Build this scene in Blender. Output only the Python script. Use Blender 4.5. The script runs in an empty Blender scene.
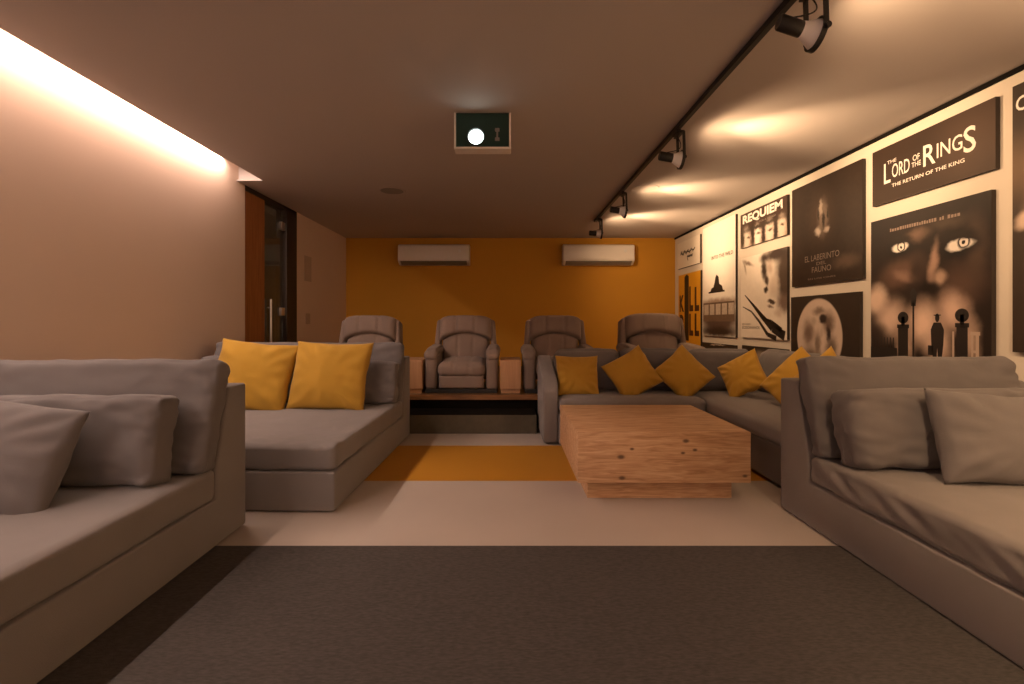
import bpy, bmesh, math, random
from mathutils import Vector, Matrix, noise, Euler
PI = math.pi
S = bpy.context.scene
C = S.collection
F, HC, VX, VY = 455.0, 1.10, 506.0, 322.0        # focal length in pixels, camera height, vanishing point
XL, XR, YB, H = -2.78, 2.94, 7.91, 2.56           # left wall, right wall, back wall, ceiling
YF = -3.2                                         # front wall with the projection screen, behind the camera
R = math.radians

# ------------------------------------------------------------------ camera, world, exposure
cam_d = bpy.data.cameras.new('camera'); cam = bpy.data.objects.new('camera', cam_d); C.objects.link(cam)
cam.location = (0, 0, HC); cam.rotation_euler = (R(90), 0, 0)
cam_d.sensor_width = 36; cam_d.lens = F / 1024 * 36
cam_d.shift_x = (512 - VX) / 1024; cam_d.shift_y = -(342 - VY) / 1024
cam_d.clip_start = 0.05
S.camera = cam
w = bpy.data.worlds.new('world'); S.world = w; w.use_nodes = True
w.node_tree.nodes['Background'].inputs[0].default_value = (1, .62, .45, 1)
w.node_tree.nodes['Background'].inputs[1].default_value = 0.02
S.view_settings.view_transform = 'Standard'; S.view_settings.look = 'None'
S.view_settings.gamma = 1; S.view_settings.use_curve_mapping = False
S.view_settings.exposure = 0.8
S.cycles.use_denoising = True
S.cycles.max_bounces = 10; S.cycles.diffuse_bounces = 6
S.cycles.sample_clamp_indirect = 4.0

LED_STRENGTH = 118.0
TRACK_WIDE, TRACK_BEAM = 31.0, 100.0
BEAM_WATTS = 370.0
WARM = (1.0, .63, .34)
LEDC = (1.0, .74, .60)

# projector beam towards the screen behind the camera
def spot(name, loc, direction, watts, col, size, blend, radius=.03, parent=None):
    l = bpy.data.lights.new(name, 'SPOT'); l.energy = watts; l.color = col
    l.spot_size = R(size); l.spot_blend = blend; l.shadow_soft_size = radius
    o = bpy.data.objects.new(name, l); C.objects.link(o)
    o.rotation_euler = Vector(direction).to_track_quat('-Z', 'Y').to_euler()
    o.location = loc
    if parent: o.parent = parent
    return o
def point(name, loc, watts, col, radius=.1):
    l = bpy.data.lights.new(name, 'POINT'); l.energy = watts; l.color = col; l.shadow_soft_size = radius
    o = bpy.data.objects.new(name, l); C.objects.link(o); o.location = loc
    return o
spot('projector_beam', (-.209, 3.10, 2.387), (0, -6.2, -1.15), BEAM_WATTS, (1.0, .90, .92), 36, .25, .02)

# ------------------------------------------------------------------ materials
def lin(c):
    return tuple((x / 12.92 if x <= .04045 else ((x + .055) / 1.055) ** 2.4) for x in (v / 255 for v in c))
def nt(name):
    m = bpy.data.materials.new(name); m.use_nodes = True
    t = m.node_tree; return m, t, t.nodes['Principled BSDF']
def node(t, typ, **kw):
    n = t.nodes.new(typ)
    for k, v in kw.items(): setattr(n, k, v)
    return n
def setc(inp, c): inp.default_value = (*c, 1)
def mat(name, col, rough=.6, metal=0, var=.06, scale=6, bump=0, bscale=60, stretch=(1, 1, 1), sheen=0, spec=.5, coat=0):
    """A plain surface: base colour with faint noise variation and an optional fine bump."""
    m, t, b = nt(name)
    tc = node(t, 'ShaderNodeTexCoord'); mp = node(t, 'ShaderNodeMapping'); mp.inputs['Scale'].default_value = stretch
    t.links.new(tc.outputs['Object'], mp.inputs[0])
    n = node(t, 'ShaderNodeTexNoise'); n.inputs['Scale'].default_value = scale; n.inputs['Detail'].default_value = 5
    t.links.new(mp.outputs[0], n.inputs['Vector'])
    mx = node(t, 'ShaderNodeMix', data_type='RGBA')
    setc(mx.inputs[6], tuple(x * (1 - var) for x in col)); setc(mx.inputs[7], tuple(min(1, x * (1 + var)) for x in col))
    t.links.new(n.outputs['Fac'], mx.inputs[0]); t.links.new(mx.outputs[2], b.inputs['Base Color'])
    b.inputs['Roughness'].default_value = rough; b.inputs['Metallic'].default_value = metal
    b.inputs['Specular IOR Level'].default_value = spec
    if sheen:
        b.inputs['Sheen Weight'].default_value = sheen; b.inputs['Sheen Roughness'].default_value = .5
    if coat: b.inputs['Coat Weight'].default_value = coat
    if bump:
        n2 = node(t, 'ShaderNodeTexNoise'); n2.inputs['Scale'].default_value = bscale; n2.inputs['Detail'].default_value = 3
        t.links.new(mp.outputs[0], n2.inputs['Vector'])
        bp = node(t, 'ShaderNodeBump'); bp.inputs['Strength'].default_value = bump; bp.inputs['Distance'].default_value = .004
        t.links.new(n2.outputs['Fac'], bp.inputs['Height']); t.links.new(bp.outputs[0], b.inputs['Normal'])
    return m
def emit(name, col, strength):
    m, t, b = nt(name); setc(b.inputs['Base Color'], (0, 0, 0)); setc(b.inputs['Emission Color'], col)
    b.inputs['Emission Strength'].default_value = strength; return m
def wood(name, c1, c2, c3, rough=.55, axis='X', sc=1.0, knots=(), bump=.25):
    m, t, b = nt(name)
    tc = node(t, 'ShaderNodeTexCoord'); mp = node(t, 'ShaderNodeMapping')
    st = {'X': (1.2, 14, 14), 'Y': (14, 1.2, 14), 'Z': (14, 14, 1.2)}[axis]
    mp.inputs['Scale'].default_value = tuple(x * sc for x in st)
    t.links.new(tc.outputs['Object'], mp.inputs[0])
    n = node(t, 'ShaderNodeTexNoise'); n.inputs['Scale'].default_value = 2.2; n.inputs['Detail'].default_value = 8; n.inputs['Distortion'].default_value = 1.1
    t.links.new(mp.outputs[0], n.inputs['Vector'])
    cr = node(t, 'ShaderNodeValToRGB'); cr.color_ramp.elements[0].position = .32; cr.color_ramp.elements[1].position = .70
    cr.color_ramp.elements[0].color = (*c1, 1); cr.color_ramp.elements[1].color = (*c3, 1)
    e = cr.color_ramp.elements.new(.5); e.color = (*c2, 1)
    t.links.new(n.outputs['Fac'], cr.inputs[0]); col = cr.outputs[0]
    for (x, y, z, r) in knots:
        sub = node(t, 'ShaderNodeVectorMath', operation='SUBTRACT'); sub.inputs[1].default_value = (x, y, z)
        t.links.new(tc.outputs['Object'], sub.inputs[0])
        ml = node(t, 'ShaderNodeVectorMath', operation='MULTIPLY'); ml.inputs[1].default_value = (.6 / r, .6 / r, 1 / r)
        t.links.new(sub.outputs[0], ml.inputs[0])
        ln = node(t, 'ShaderNodeVectorMath', operation='LENGTH'); t.links.new(ml.outputs[0], ln.inputs[0])
        mr = node(t, 'ShaderNodeMapRange', interpolation_type='SMOOTHSTEP'); mr.inputs[1].default_value = 1.3; mr.inputs[2].default_value = .35
        t.links.new(ln.outputs['Value'], mr.inputs[0])
        mx = node(t, 'ShaderNodeMix', data_type='RGBA'); setc(mx.inputs[7], tuple(v * .35 for v in c1))
        t.links.new(mr.outputs[0], mx.inputs[0]); t.links.new(col, mx.inputs[6]); col = mx.outputs[2]
    t.links.new(col, b.inputs['Base Color']); b.inputs['Roughness'].default_value = rough
    bp = node(t, 'ShaderNodeBump'); bp.inputs['Strength'].default_value = bump; bp.inputs['Distance'].default_value = .004
    t.links.new(n.outputs['Fac'], bp.inputs['Height']); t.links.new(bp.outputs[0], b.inputs['Normal'])
    return m

M = {}
M['wall'] = mat('painted_plaster', (.70, .555, .465), .85, var=.02, scale=3, bump=.05, bscale=180)
M['plate'] = mat('plate_paint', (.52, .40, .32), .7, var=.02)
M['wall_r'] = mat('cream_plaster', (.60, .54, .47), .85, var=.02, scale=3, bump=.05, bscale=180)
M['ceil'] = mat('ceiling_paint', (.50, .45, .43), .9, var=.02, scale=2, bump=.03, bscale=150)
M['ochre'] = mat('ochre_paint', (.56, .27, .018), .8, var=.04, scale=2, bump=.06, bscale=140)
M['white_board'] = mat('slot_paint', (.75, .70, .65), .9, var=.01)
M['black'] = mat('black_metal', (.018, .016, .015), .45, .2, var=.1)
M['gap_shade'] = mat('shadow_gap_shade', (.006, .005, .004), .8, var=.1, spec=.1)  # near-black colour paints the shade of the gap below the ceiling
M['rug'] = mat('rug_weave', (.086, .078, .074), .98, var=.5, scale=42, bump=1.0, bscale=200, stretch=(1, 3.4, 1), spec=.1)
M['sofa'] = mat('taupe_fabric', (.202, .184, .182), .95, var=.08, scale=5, bump=.35, bscale=420, sheen=.15, spec=.15)
M['cush'] = mat('grey_fabric', (.148, .135, .136), .95, var=.10, scale=5, bump=.4, bscale=380, sheen=.15, spec=.15)
M['yellow'] = mat('mustard_fabric', (.43, .245, .034), .92, var=.08, scale=5, bump=.4, bscale=420, sheen=.12, spec=.15)
M['recl'] = mat('recliner_fabric', (.225, .168, .138), .9, var=.10, scale=7, bump=.3, bscale=300, sheen=.1, spec=.2)
M['white_pl'] = mat('white_plastic', (.78, .74, .70), .35, var=.02)
M['grey_pl'] = mat('grey_plastic', (.22, .21, .20), .5, var=.05)
M['metal'] = mat('brushed_steel', (.62, .60, .58), .3, 1.0, var=.05)
M['refl'] = mat('lamp_shell', (.86, .85, .86), .5, 0, var=.03)
M['step_shade'] = mat('shaded_step_carpet', (.012, .010, .008), .98, var=.2, scale=20, bump=.4, bscale=200, spec=.05)  # dark step carpet, blackened further to paint the shade under the platform lip
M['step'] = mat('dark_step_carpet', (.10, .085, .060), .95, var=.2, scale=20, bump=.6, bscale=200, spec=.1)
M['stone'] = mat('dark_stone', (.10, .085, .078), .6, var=.45, scale=3, stretch=(1, 1, 9), bump=.5, bscale=9)
M['lip'] = wood('platform_wood', (.13, .055, .018), (.22, .10, .035), (.30, .15, .06), .35, 'X', 1, bump=.1)
M['door_wood'] = wood('door_veneer', (.24, .085, .026), (.31, .115, .036), (.36, .145, .05), .4, 'Z', .8, bump=.05)
M['door_frame'] = mat('dark_frame', (.030, .018, .012), .5, var=.15)
M['cab'] = wood('side_cabinet_wood', (.40, .215, .105), (.45, .25, .125), (.49, .28, .145), .5, 'Z', .8, bump=.05)
M['screen'] = mat('screen_fabric', (.8, .8, .8), .9, var=.01)
M['lens'] = emit('projector_lens_light', (.80, 1.0, .93), 5)
M['lamp_glow'] = emit('lamp_bulb_glow', WARM, 30)
M['led'] = emit('led_light', LEDC, LED_STRENGTH)
M['face_lens_tint'] = mat('projector_face', (.014, .045, .038), .25, var=.1)  # dark face, tinted green to paint in the light of the lens
def glass_mat():
    m, t, b = nt('door_glass'); setc(b.inputs['Base Color'], (.75, .78, .76)); b.inputs['Roughness'].default_value = .03
    b.inputs['Transmission Weight'].default_value = .92; b.inputs['IOR'].default_value = 1.45
    return m
M['glass'] = glass_mat()
def floor_mat():
    m, t, b = nt('polished_floor_with_ochre_band')
    tc = node(t, 'ShaderNodeTexCoord'); sp = node(t, 'ShaderNodeSeparateXYZ'); t.links.new(tc.outputs['Object'], sp.inputs[0])
    n = node(t, 'ShaderNodeTexNoise'); n.inputs['Scale'].default_value = 1.6; n.inputs['Detail'].default_value = 7
    t.links.new(tc.outputs['Object'], n.inputs['Vector'])
    mx = node(t, 'ShaderNodeMix', data_type='RGBA'); setc(mx.inputs[6], (.42, .365, .325)); setc(mx.inputs[7], (.52, .455, .405))
    t.links.new(n.outputs['Fac'], mx.inputs[0])
    g = node(t, 'ShaderNodeMath', operation='GREATER_THAN'); g.inputs[1].default_value = 3.15
    l = node(t, 'ShaderNodeMath', operation='LESS_THAN'); l.inputs[1].default_value = 4.05
    t.links.new(sp.outputs['Y'], g.inputs[0]); t.links.new(sp.outputs['Y'], l.inputs[0])
    mu = node(t, 'ShaderNodeMath', operation='MULTIPLY'); t.links.new(g.outputs[0], mu.inputs[0]); t.links.new(l.outputs[0], mu.inputs[1])
    o = node(t, 'ShaderNodeMix', data_type='RGBA'); setc(o.inputs[6], (.44, .20, .018)); setc(o.inputs[7], (.54, .26, .026))
    t.links.new(n.outputs['Fac'], o.inputs[0])
    f = node(t, 'ShaderNodeMix', data_type='RGBA'); t.links.new(mu.outputs[0], f.inputs[0])
    t.links.new(mx.outputs[2], f.inputs[6]); t.links.new(o.outputs[2], f.inputs[7]); t.links.new(f.outputs[2], b.inputs['Base Color'])
    b.inputs['Roughness'].default_value = .48; b.inputs['Specular IOR Level'].default_value = .35
    return m
M['floor'] = floor_mat()

# ------------------------------------------------------------------ object helpers
def obj(name, bm, m, parent=None, smooth=False, loc=None, angle=None):
    me = bpy.data.meshes.new(name)
    bmesh.ops.recalc_face_normals(bm, faces=bm.faces[:])
    bm.to_mesh(me); bm.free()
    for mm in (m if isinstance(m, (list, tuple)) else [m]): me.materials.append(mm)
    if smooth: me.shade_smooth()
    if angle is not None:
        me.shade_smooth(); me.set_sharp_from_angle(angle=R(angle))
    o = bpy.data.objects.new(name, me); C.objects.link(o)
    if parent: o.parent = parent
    if loc: o.location = loc
    return o
def tag(o, label, cat, group=None):
    o['label'] = label; o['category'] = cat
    if group: o['group'] = group
    return o
def thing(name, label, cat, loc=(0, 0, 0), rotz=0, group=None):
    o = bpy.data.objects.new(name, None); C.objects.link(o); o.empty_display_size = .1
    o.location = loc; o.rotation_euler = (0, 0, rotz)
    return tag(o, label, cat, group)
def struct(name, bm, m, parent=None, **k):
    o = obj(name, bm, m, parent, **k)
    if not parent: o['kind'] = 'structure'
    return o
def dup(root, loc, label, rot=None, group=None):
    def cp(o, p):
        c = o.copy(); C.objects.link(c)
        if p: c.parent = p
        for ch in list(o.children): cp(ch, c)
        return c
    r = cp(root, None); r.location = loc; r['label'] = label
    if rot is not None: r.rotation_euler = rot
    if group: r['group'] = group
    return r
def merge(bm, b2, mtx=None):
    if mtx is not None: bmesh.ops.transform(b2, matrix=mtx, verts=b2.verts)
    vs = [bm.verts.new(v.co) for v in b2.verts]; b2.verts.index_update()
    for f in b2.faces:
        nf = bm.faces.new([vs[v.index] for v in f.verts]); nf.material_index = f.material_index; nf.smooth = f.smooth
    b2.free()
def box(bm, x0, x1, y0, y1, z0, z1, r=0, seg=3, mtx=None):
    b = bmesh.new(); bmesh.ops.create_cube(b, size=1)
    bmesh.ops.scale(b, vec=(x1 - x0, y1 - y0, z1 - z0), verts=b.verts)
    bmesh.ops.translate(b, vec=((x0 + x1) / 2, (y0 + y1) / 2, (z0 + z1) / 2), verts=b.verts)
    if r: bmesh.ops.bevel(b, geom=b.edges[:], offset=r, segments=seg, profile=.5, affect='EDGES')
    merge(bm, b, mtx); return bm
def nb(*a, **k): return box(bmesh.new(), *a, **k)
def cyl(bm, p0, p1, r0, r1=None, seg=24, caps=True):
    p0, p1 = Vector(p0), Vector(p1); d = p1 - p0
    b = bmesh.new(); bmesh.ops.create_cone(b, cap_ends=caps, segments=seg, radius1=r0, radius2=r0 if r1 is None else r1, depth=d.length)
    m = Matrix.Translation((p0 + p1) / 2) @ d.to_track_quat('Z', 'Y').to_matrix().to_4x4()
    merge(bm, b, m); return bm
def lathe(bm, prof, p0, axis, seg=32):
    """Revolve (distance along axis, radius) points."""
    q = Vector(axis).to_track_quat('Z', 'Y').to_matrix().to_4x4(); mt = Matrix.Translation(p0) @ q
    rings = [[bm.verts.new(mt @ Vector((r * math.cos(2 * PI * k / seg), r * math.sin(2 * PI * k / seg), d))) for k in range(seg)] for d, r in prof]
    for a, b in zip(rings, rings[1:]):
        for k in range(seg): bm.faces.new((a[k], a[(k + 1) % seg], b[(k + 1) % seg], b[k]))
    return bm
def tube(bm, pts, r, seg=8):
    for a, b in zip(pts, pts[1:]): cyl(bm, a, b, r, r, seg)
    return bm
def prism(bm, poly, axis, a0, a1, r=0, seg=3):
    """Extrude a polygon along an axis; poly is in the other two axes (x: y,z; y: x,z)."""
    b = bmesh.new()
    mk = {'x': lambda p, a: (a, p[0], p[1]), 'y': lambda p, a: (p[0], a, p[1]), 'z': lambda p, a: (p[0], p[1], a)}[axis]
    v0 = [b.verts.new(mk(p, a0)) for p in poly]; v1 = [b.verts.new(mk(p, a1)) for p in poly]
    n = len(poly); b.faces.new(v0); b.faces.new(v1[::-1])
    for i in range(n): b.faces.new((v0[i], v0[(i + 1) % n], v1[(i + 1) % n], v1[i]))
    bmesh.ops.recalc_face_normals(b, faces=b.faces[:])
    if r:
        bmesh.ops.bevel(b, geom=[e for e in b.edges if e.calc_face_angle(0) > .5], offset=r, segments=seg, profile=.5, affect='EDGES')
    merge(bm, b); return bm
def cushion(w, t, h, r=.05, puff=.03, wr=.006, seed=0, n=26, sag=0, mtx=None, wscale=5.0, side=0):
    """A boxed cushion: rounded block with bulging faces and fabric folds. x width, y thickness, z height, centred."""
    b = bmesh.new(); bmesh.ops.create_cube(b, size=2)
    bmesh.ops.subdivide_edges(b, edges=b.edges[:], cuts=n, use_grid_fill=True)
    half = Vector((w / 2, t / 2, h / 2)); inn = Vector([max(.001, x - r) for x in half])
    off = Vector((seed * 3.7, seed * 1.3, seed * 2.1))
    for v in b.verts:
        p = v.co.copy(); q0 = Vector([p[i] * half[i] for i in range(3)])
        q = Vector([max(-inn[i], min(inn[i], q0[i])) for i in range(3)]); d = q0 - q
        if d.length > 1e-6: q = q + d.normalized() * min(r, max(half) )
        u, vv, ty = p.x, p.z, p.y
        q.y += ty * puff * (1 - u ** 4) * (1 - vv ** 4)
        q.z += vv * puff * .5 * (1 - u ** 4) * (1 - ty ** 2) * (1 if vv > 0 else 0)
        q.x += u * puff * .4 * (1 - vv ** 4) * (1 - ty ** 2)
        q.z -= sag * (1 - u * u) * (vv + 1) / 2
        e = (abs(u) * abs(vv)) ** 1.5 * 2
        nz = noise.fractal((q + off) * wscale, 1.0, 2.0, 3)
        ridge = abs(noise.noise(Vector((q.x * 11 + q.z * 5, q.y * 5, q.z * 13 - q.x * 5)) + off)) - .3
        q.y += (ty if abs(ty) > .3 else 0) * (wr * nz * .9 + wr * ridge * e * 2.0)
        q.z += wr * nz * .6 * vv; q.x += wr * nz * .8 * u
        if wr > .01:
            band = math.exp(-((abs(u) - .93) / .10) ** 2) + .5 * math.exp(-((abs(u) - .75) / .12) ** 2)
            cr = math.sin(q.z * 75 + 7 * noise.noise(q * 6 + off) + u * 4) * (.5 + noise.noise(q * 9 - off))
            if abs(ty) > .5: q.y += ty * .0040 * band * cr
            if abs(u) > .9: q.x += u * .0014 * cr
        if side and abs(u) > .8:
            q.x += u * side * (noise.noise(Vector((q.z * 11 + q.y * 16, q.y * 9, seed))) * (1 - abs(ty) ** 3) - .5 * (1 + ty) / 2)
        v.co = q
    if mtx is not None: bmesh.ops.transform(b, matrix=mtx, verts=b.verts)
    return b
def throw_pillow(w, h, t, seed=0, n=30, pinch=.07, wr=.007):
    """A knife-edge scatter pillow in the xz plane: full belly, thin seams, pointed corners."""
    b = bmesh.new(); off = Vector((seed * 2.3, seed * 5.1, seed)); g = {}
    for s in (1, -1):
        for i in range(n + 1):
            for j in range(n + 1):
                u, v = -1 + 2 * i / n, -1 + 2 * j / n
                u2, v2 = math.sin(u * PI / 2) * .35 + u * .65, math.sin(v * PI / 2) * .35 + v * .65
                edge = i in (0, n) or j in (0, n)
                if edge and s == -1: g[s, i, j] = g[1, i, j]; continue
                x = u2 * w / 2 * (1 - pinch * (1 - v2 * v2) * abs(u2)); z = v2 * h / 2 * (1 - pinch * (1 - u2 * u2) * abs(v2))
                f = max(0, (1 - u2 * u2) * (1 - v2 * v2)) ** .42
                y = -s * t / 2 * f
                p = Vector((x, z, s)) + off
                nz = noise.fractal(p * 6, 1, 2, 3)
                rad = math.atan2(v2, u2); rr = math.hypot(u2, v2)
                fold = math.sin(rad * 14 + 5 * noise.noise(p * 2)) * max(0, rr - .45) * (1 - max(abs(u2), abs(v2)) ** 6)
                y += -s * (wr * nz + wr * 1.5 * fold) * min(1, f * 2)
                x += wr * .8 * nz * abs(u2); z += wr * .8 * noise.noise(p * 5 + Vector((9, 1, 1))) * abs(v2)
                g[s, i, j] = b.verts.new((x, y, z))
    for s in (1, -1):
        for i in range(n):
            for j in range(n):
                q = [g[s, i, j], g[s, i + 1, j], g[s, i + 1, j + 1], g[s, i, j + 1]]
                b.faces.new(q if s == 1 else q[::-1])
    return b

# ------------------------------------------------------------------ the room
bm = nb(XL - .3, XR + .2, YF - .2, YB + .2, -.12, 0); struct('floor', bm, M['floor'])
# ceiling with a light slot along the left wall
XS, YS0, YS1 = -2.51, YF, 4.70
bm = bmesh.new()
box(bm, XS, XR + .1, YF - .2, YB + .2, H, H + .03)
box(bm, XL - .05, XS, YS1, YB + .2, H, H + .012)
box(bm, XL - .30, XS, YS1 + .03, YS1 + .05, H + .011, H + .2)
box(bm, XL - .3, XR + .2, YF - .2, YB + .2, H + .20, H + .24)
struct('ceiling', bm, M['ceil'])
struct('trim_1', nb(XS, XS + .02, YF, YS1, H + .001, H + .2), M['white_board'])
# left wall with a full-height doorway
DN, DF = 4.846, 6.05
bm = bmesh.new()
box(bm, XL - .15, XL, YF, DN, 0, H + .2)
box(bm, XL - .15, XL, DF, YB, 0, H + .2)
struct('wall_left', bm, M['wall'])
struct('wall_right', nb(XR, XR + .15, YF, YB, 0, H + .2), M['wall_r'])
struct('wall_back', nb(XL - .2, XR + .15, YB, YB + .15, 0, H + .2), M['ochre'])
struct('wall_front', nb(XL - .2, XR + .15, YF - .15, YF, 0, H + .2), M['wall'])
tag(obj('projection_screen', nb(-1.75, 1.55, YF + .01, YF + .05, .55, 2.40, r=.004, seg=1), M['screen']), 'wide white projection screen hanging on the front wall', 'screen')
struct('trim_2', nb(XR - .014, XR, YF, YB, H - .030, H - .001), M['gap_shade'])  # strip stands in for a shadow gap, its shade put into the colour
# corridor behind the doorway
bm = bmesh.new()
box(bm, -4.35, -4.2, 4.3, 7.4, 0, H)
box(bm, -4.2, XL - .16, 7.25, 7.4, 0, H); box(bm, -4.2, XL - .16, 4.3, 4.45, 0, H)
struct('wall_corridor', bm, M['stone'])
struct('ceiling_corridor', nb(-4.35, XL - .16, 4.3, 7.4, H - .12, H), M['ceil'])
struct('floor_corridor', nb(-4.35, XL - .31, 4.3, 7.4, -.1, 0), M['floor'])
# doorway: frame, fixed timber leaf, glass leaf
d = bpy.data.objects.new('door_1', None); C.objects.link(d); d['kind'] = 'structure'; d.location = (XL, 5.45, 0)
def D(name, m, x0, x1, y0, y1, z0, z1, r=.003, parent=None):
    return obj(name, nb(x0, x1, y0 - 5.45, y1 - 5.45, z0, z1, r=r, seg=1), m, parent or d)
fr = bmesh.new()
box(fr, -.14, .006, 5.76 - 5.45, DF - .012 - 5.45, 0, H - .002, r=.003, seg=1)
box(fr, -.14, .006, DN + .002 - 5.45, DF - .012 - 5.45, H - .045, H - .003, r=.003, seg=1)
obj('door_frame', fr, M['door_frame'], d)
D('wooden_leaf', M['door_wood'], -.06, -.015, DN + .004, 5.27, .005, H - .05)
gl = D('glass_leaf', M['glass'], -.05, -.038, 5.285, 5.745, .01, H - .055, r=0)
hb = bmesh.new(); cyl(hb, (-.005, 5.39 - 5.45, .75), (-.005, 5.39 - 5.45, 1.37), .014)
for z in (.85, 1.27): cyl(hb, (-.045, 5.39 - 5.45, z), (-.005, 5.39 - 5.45, z), .008)
obj('door_handle', hb, M['metal'], gl, angle=40)
for z in (1.23, 2.30): D('hinge', M['metal'], -.052, -.012, 5.66, 5.758, z - .05, z + .05, r=.004, parent=gl)
# white edge strip of the far reveal
struct('trim_3', nb(XL - .14, XL + .002, DF - .010, DF, 0, H - .002), M['wall'])

# raised platform at the back with a lower step
PZ, YP = .335, 4.77
bm = bmesh.new()
box(bm, XL + .002, XR - .002, YP, YB - .002, PZ - .050, PZ)
pl = struct('floor_platform', bm, M['lip'])
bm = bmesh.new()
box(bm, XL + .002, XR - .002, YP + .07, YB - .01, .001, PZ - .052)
struct('trim_4', bm, M['step_shade'])
struct('trim_5', nb(XL + .002, .30, 4.485, YP + .065, .001, .183), M['step_shade'])
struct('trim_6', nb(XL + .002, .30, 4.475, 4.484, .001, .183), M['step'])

# ------------------------------------------------------------------ lights of the room
t = thing('led_strip', 'long warm light strip hidden in the ceiling slot along the left wall', 'light strip', (XL, 0, H))
b = bmesh.new()
vs = [b.verts.new(p) for p in ((.016, YF + .05, .152), (.046, YF + .05, .152), (.046, 4.46, .152), (.016, 4.46, .152))]
b.faces.new(vs)
e = obj('diffuser', b, M['led'], t)
obj('channel', nb(.010, .052, YF + .05, 4.46, .153, .165), M['white_pl'], t)

# lighting track with stirrup lamps
XT = 1.275
t = thing('lighting_track', 'long black lighting track running along the ceiling', 'lighting track', (XT, 3.2, H))
obj('rail', nb(-.018, .018, -5.0, 3.28, -.034, -.001, r=.003, seg=1), M['black'], t)
obj('end_cap', nb(-.020, .020, 3.28, 3.30, -.036, -.001, r=.003, seg=1), M['black'], t)
def track_lamp(y, tilt, label, beam=0.0, yaw=0.0, boost=1.0):
    t = thing('track_spotlight', label, 'spotlight', (XT, y, H - .034), 0, 'stirrup spotlights on the ceiling track')
    t.scale = (.84, .84, 1.0)
    obj('adapter', nb(-.02, .02, -.055, .055, -.028, -.001, r=.004, seg=1), M['black'], t)
    ax = Vector((math.cos(tilt), 0, -math.sin(tilt)))
    pc = Vector((.045, 0, -.215))                       # centre of the rim
    st = bmesh.new()
    for s in (-1, 1):
        top = Vector((0, s * .05, -.026)); mid = Vector((.045, s * .073, -.13)); 
        for a, bb in ((Vector((.02, s * .05, -.02)), Vector((.035, s * .073, -.03))), (Vector((.035, s * .073, -.03)), pc + Vector((-.004, s * .073, 0)))):
            dv = bb - a; q = dv.to_track_quat('Z', 'Y').to_matrix().to_4x4()
            box(st, -.0035, .0035, -.012, .012, -dv.length / 2 - .004, dv.length / 2 + .004, mtx=Matrix.Translation((a + bb) / 2) @ Matrix.Rotation(0, 4, 'Z') @ q)
        cyl(st, pc + Vector((0, s * .066, 0)), pc + Vector((0, s * .088, 0)), .013, seg=12)
    box(st, .0, .04, -.074, .074, -.034, -.027)
    obj('stirrup', st, M['black'], t)
    h = bmesh.new(); o0 = pc - ax * .09
    lathe(h, [(0, .033), (.02, .037), (.085, .064), (.086, .061), (.022, .034), (0, .0)], o0, ax)
    rf = obj('reflector', h, M['refl'], t, angle=40)
    h = bmesh.new(); lathe(h, [(.074, .062), (.074, .071), (.098, .071), (.098, .063), (.074, .062)], o0, ax)
    obj('rim', h, M['black'], t, angle=40)
    h = bmesh.new(); lathe(h, [(-.112, 0), (-.112, .030), (-.106, .034), (.004, .034), (.01, .031), (.01, 0)], o0, ax)
    so = obj('socket', h, M['black'], t, angle=40)
    h = bmesh.new(); lathe(h, [(.076, .050), (.080, .03), (.083, 0.0)], o0, ax)
    obj('bulb', h, M['lamp_glow'], rf, smooth=True)
    pts = []
    for k in range(13):
        f = k / 12; p = (o0 - ax * .06 + Vector((0, 0, .03))).lerp(Vector((.01, .02, -.03)), f)
        p += Vector((.07 * math.sin(PI * f), -.03 * math.sin(PI * f), -.035 * math.sin(PI * f))); pts.append(p)
    bx = Vector((math.cos(beam), 0, -math.sin(beam)))
    obj('cable', tube(bmesh.new(), pts, .0035), M['black'], so, smooth=True)
    dn = R(16) if boost == 1 else R(48)
    wx = Vector((math.cos(yaw) * math.cos(dn), math.sin(yaw) * math.cos(dn), -math.sin(dn)))
    spot('lamp_light', pc + ax * .022, wx, TRACK_WIDE * boost, WARM, 150, 1.0, .035, t)
    spot('lamp_beam', pc + ax * .022, bx, TRACK_BEAM * (1 if boost == 1 else 1.6), WARM, 62, 1.0, .035, t)
    return t
for y, tilt, lab, *bm_t in ((1.92, R(16), 'nearest track spotlight with pale cone reflector at the top right', R(12)),
                     (3.40, R(9), 'second track spotlight from the front, above the tall dark poster', R(-3)),
                     (5.00, R(8), 'third track spotlight, small, between two others on the rail', R(-3)),
                     (6.26, R(4), 'farthest track spotlight at the end of the rail near the ochre wall', R(-3), R(28)),
                     (.42, R(10), 'added unseen track spotlight on the rail above the viewer', R(34), 0, 5.0),  # lamp added out of view to brighten the front of the room
                     (-1.1, R(10), 'added unseen track spotlight on the rail towards the screen wall', R(34), 0, 5.0)):  # second added lamp, unseen, there for its fill light
    track_lamp(y, tilt, lab, *bm_t)

# round ceiling speakers
def speaker(x, y, label):
    t = thing('ceiling_speaker', label, 'speaker', (x, y, H), 0, 'round ceiling speakers')
    b = bmesh.new(); lathe(b, [(0, .15), (.003, .147), (.004, .128), (.002, .125)], (0, 0, 0), (0, 0, -1), 40); obj('bezel', b, M['ceil'], t, angle=40)
    b = bmesh.new(); lathe(b, [(.002, .127), (.003, .09), (.003, 0.0)], (0, 0, 0), (0, 0, -1), 40); obj('grille', b, M['grey_pl'] if x < 0 else M['ceil'], t, smooth=True)  # left grille darker to paint in its shade; the pair is alike
speaker(-1.27, 5.07, 'round speaker with shade painted into its grille, in the ceiling left of the projector')
speaker(1.52, 4.98, 'pale round speaker set in the bright ceiling beside the track')

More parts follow.
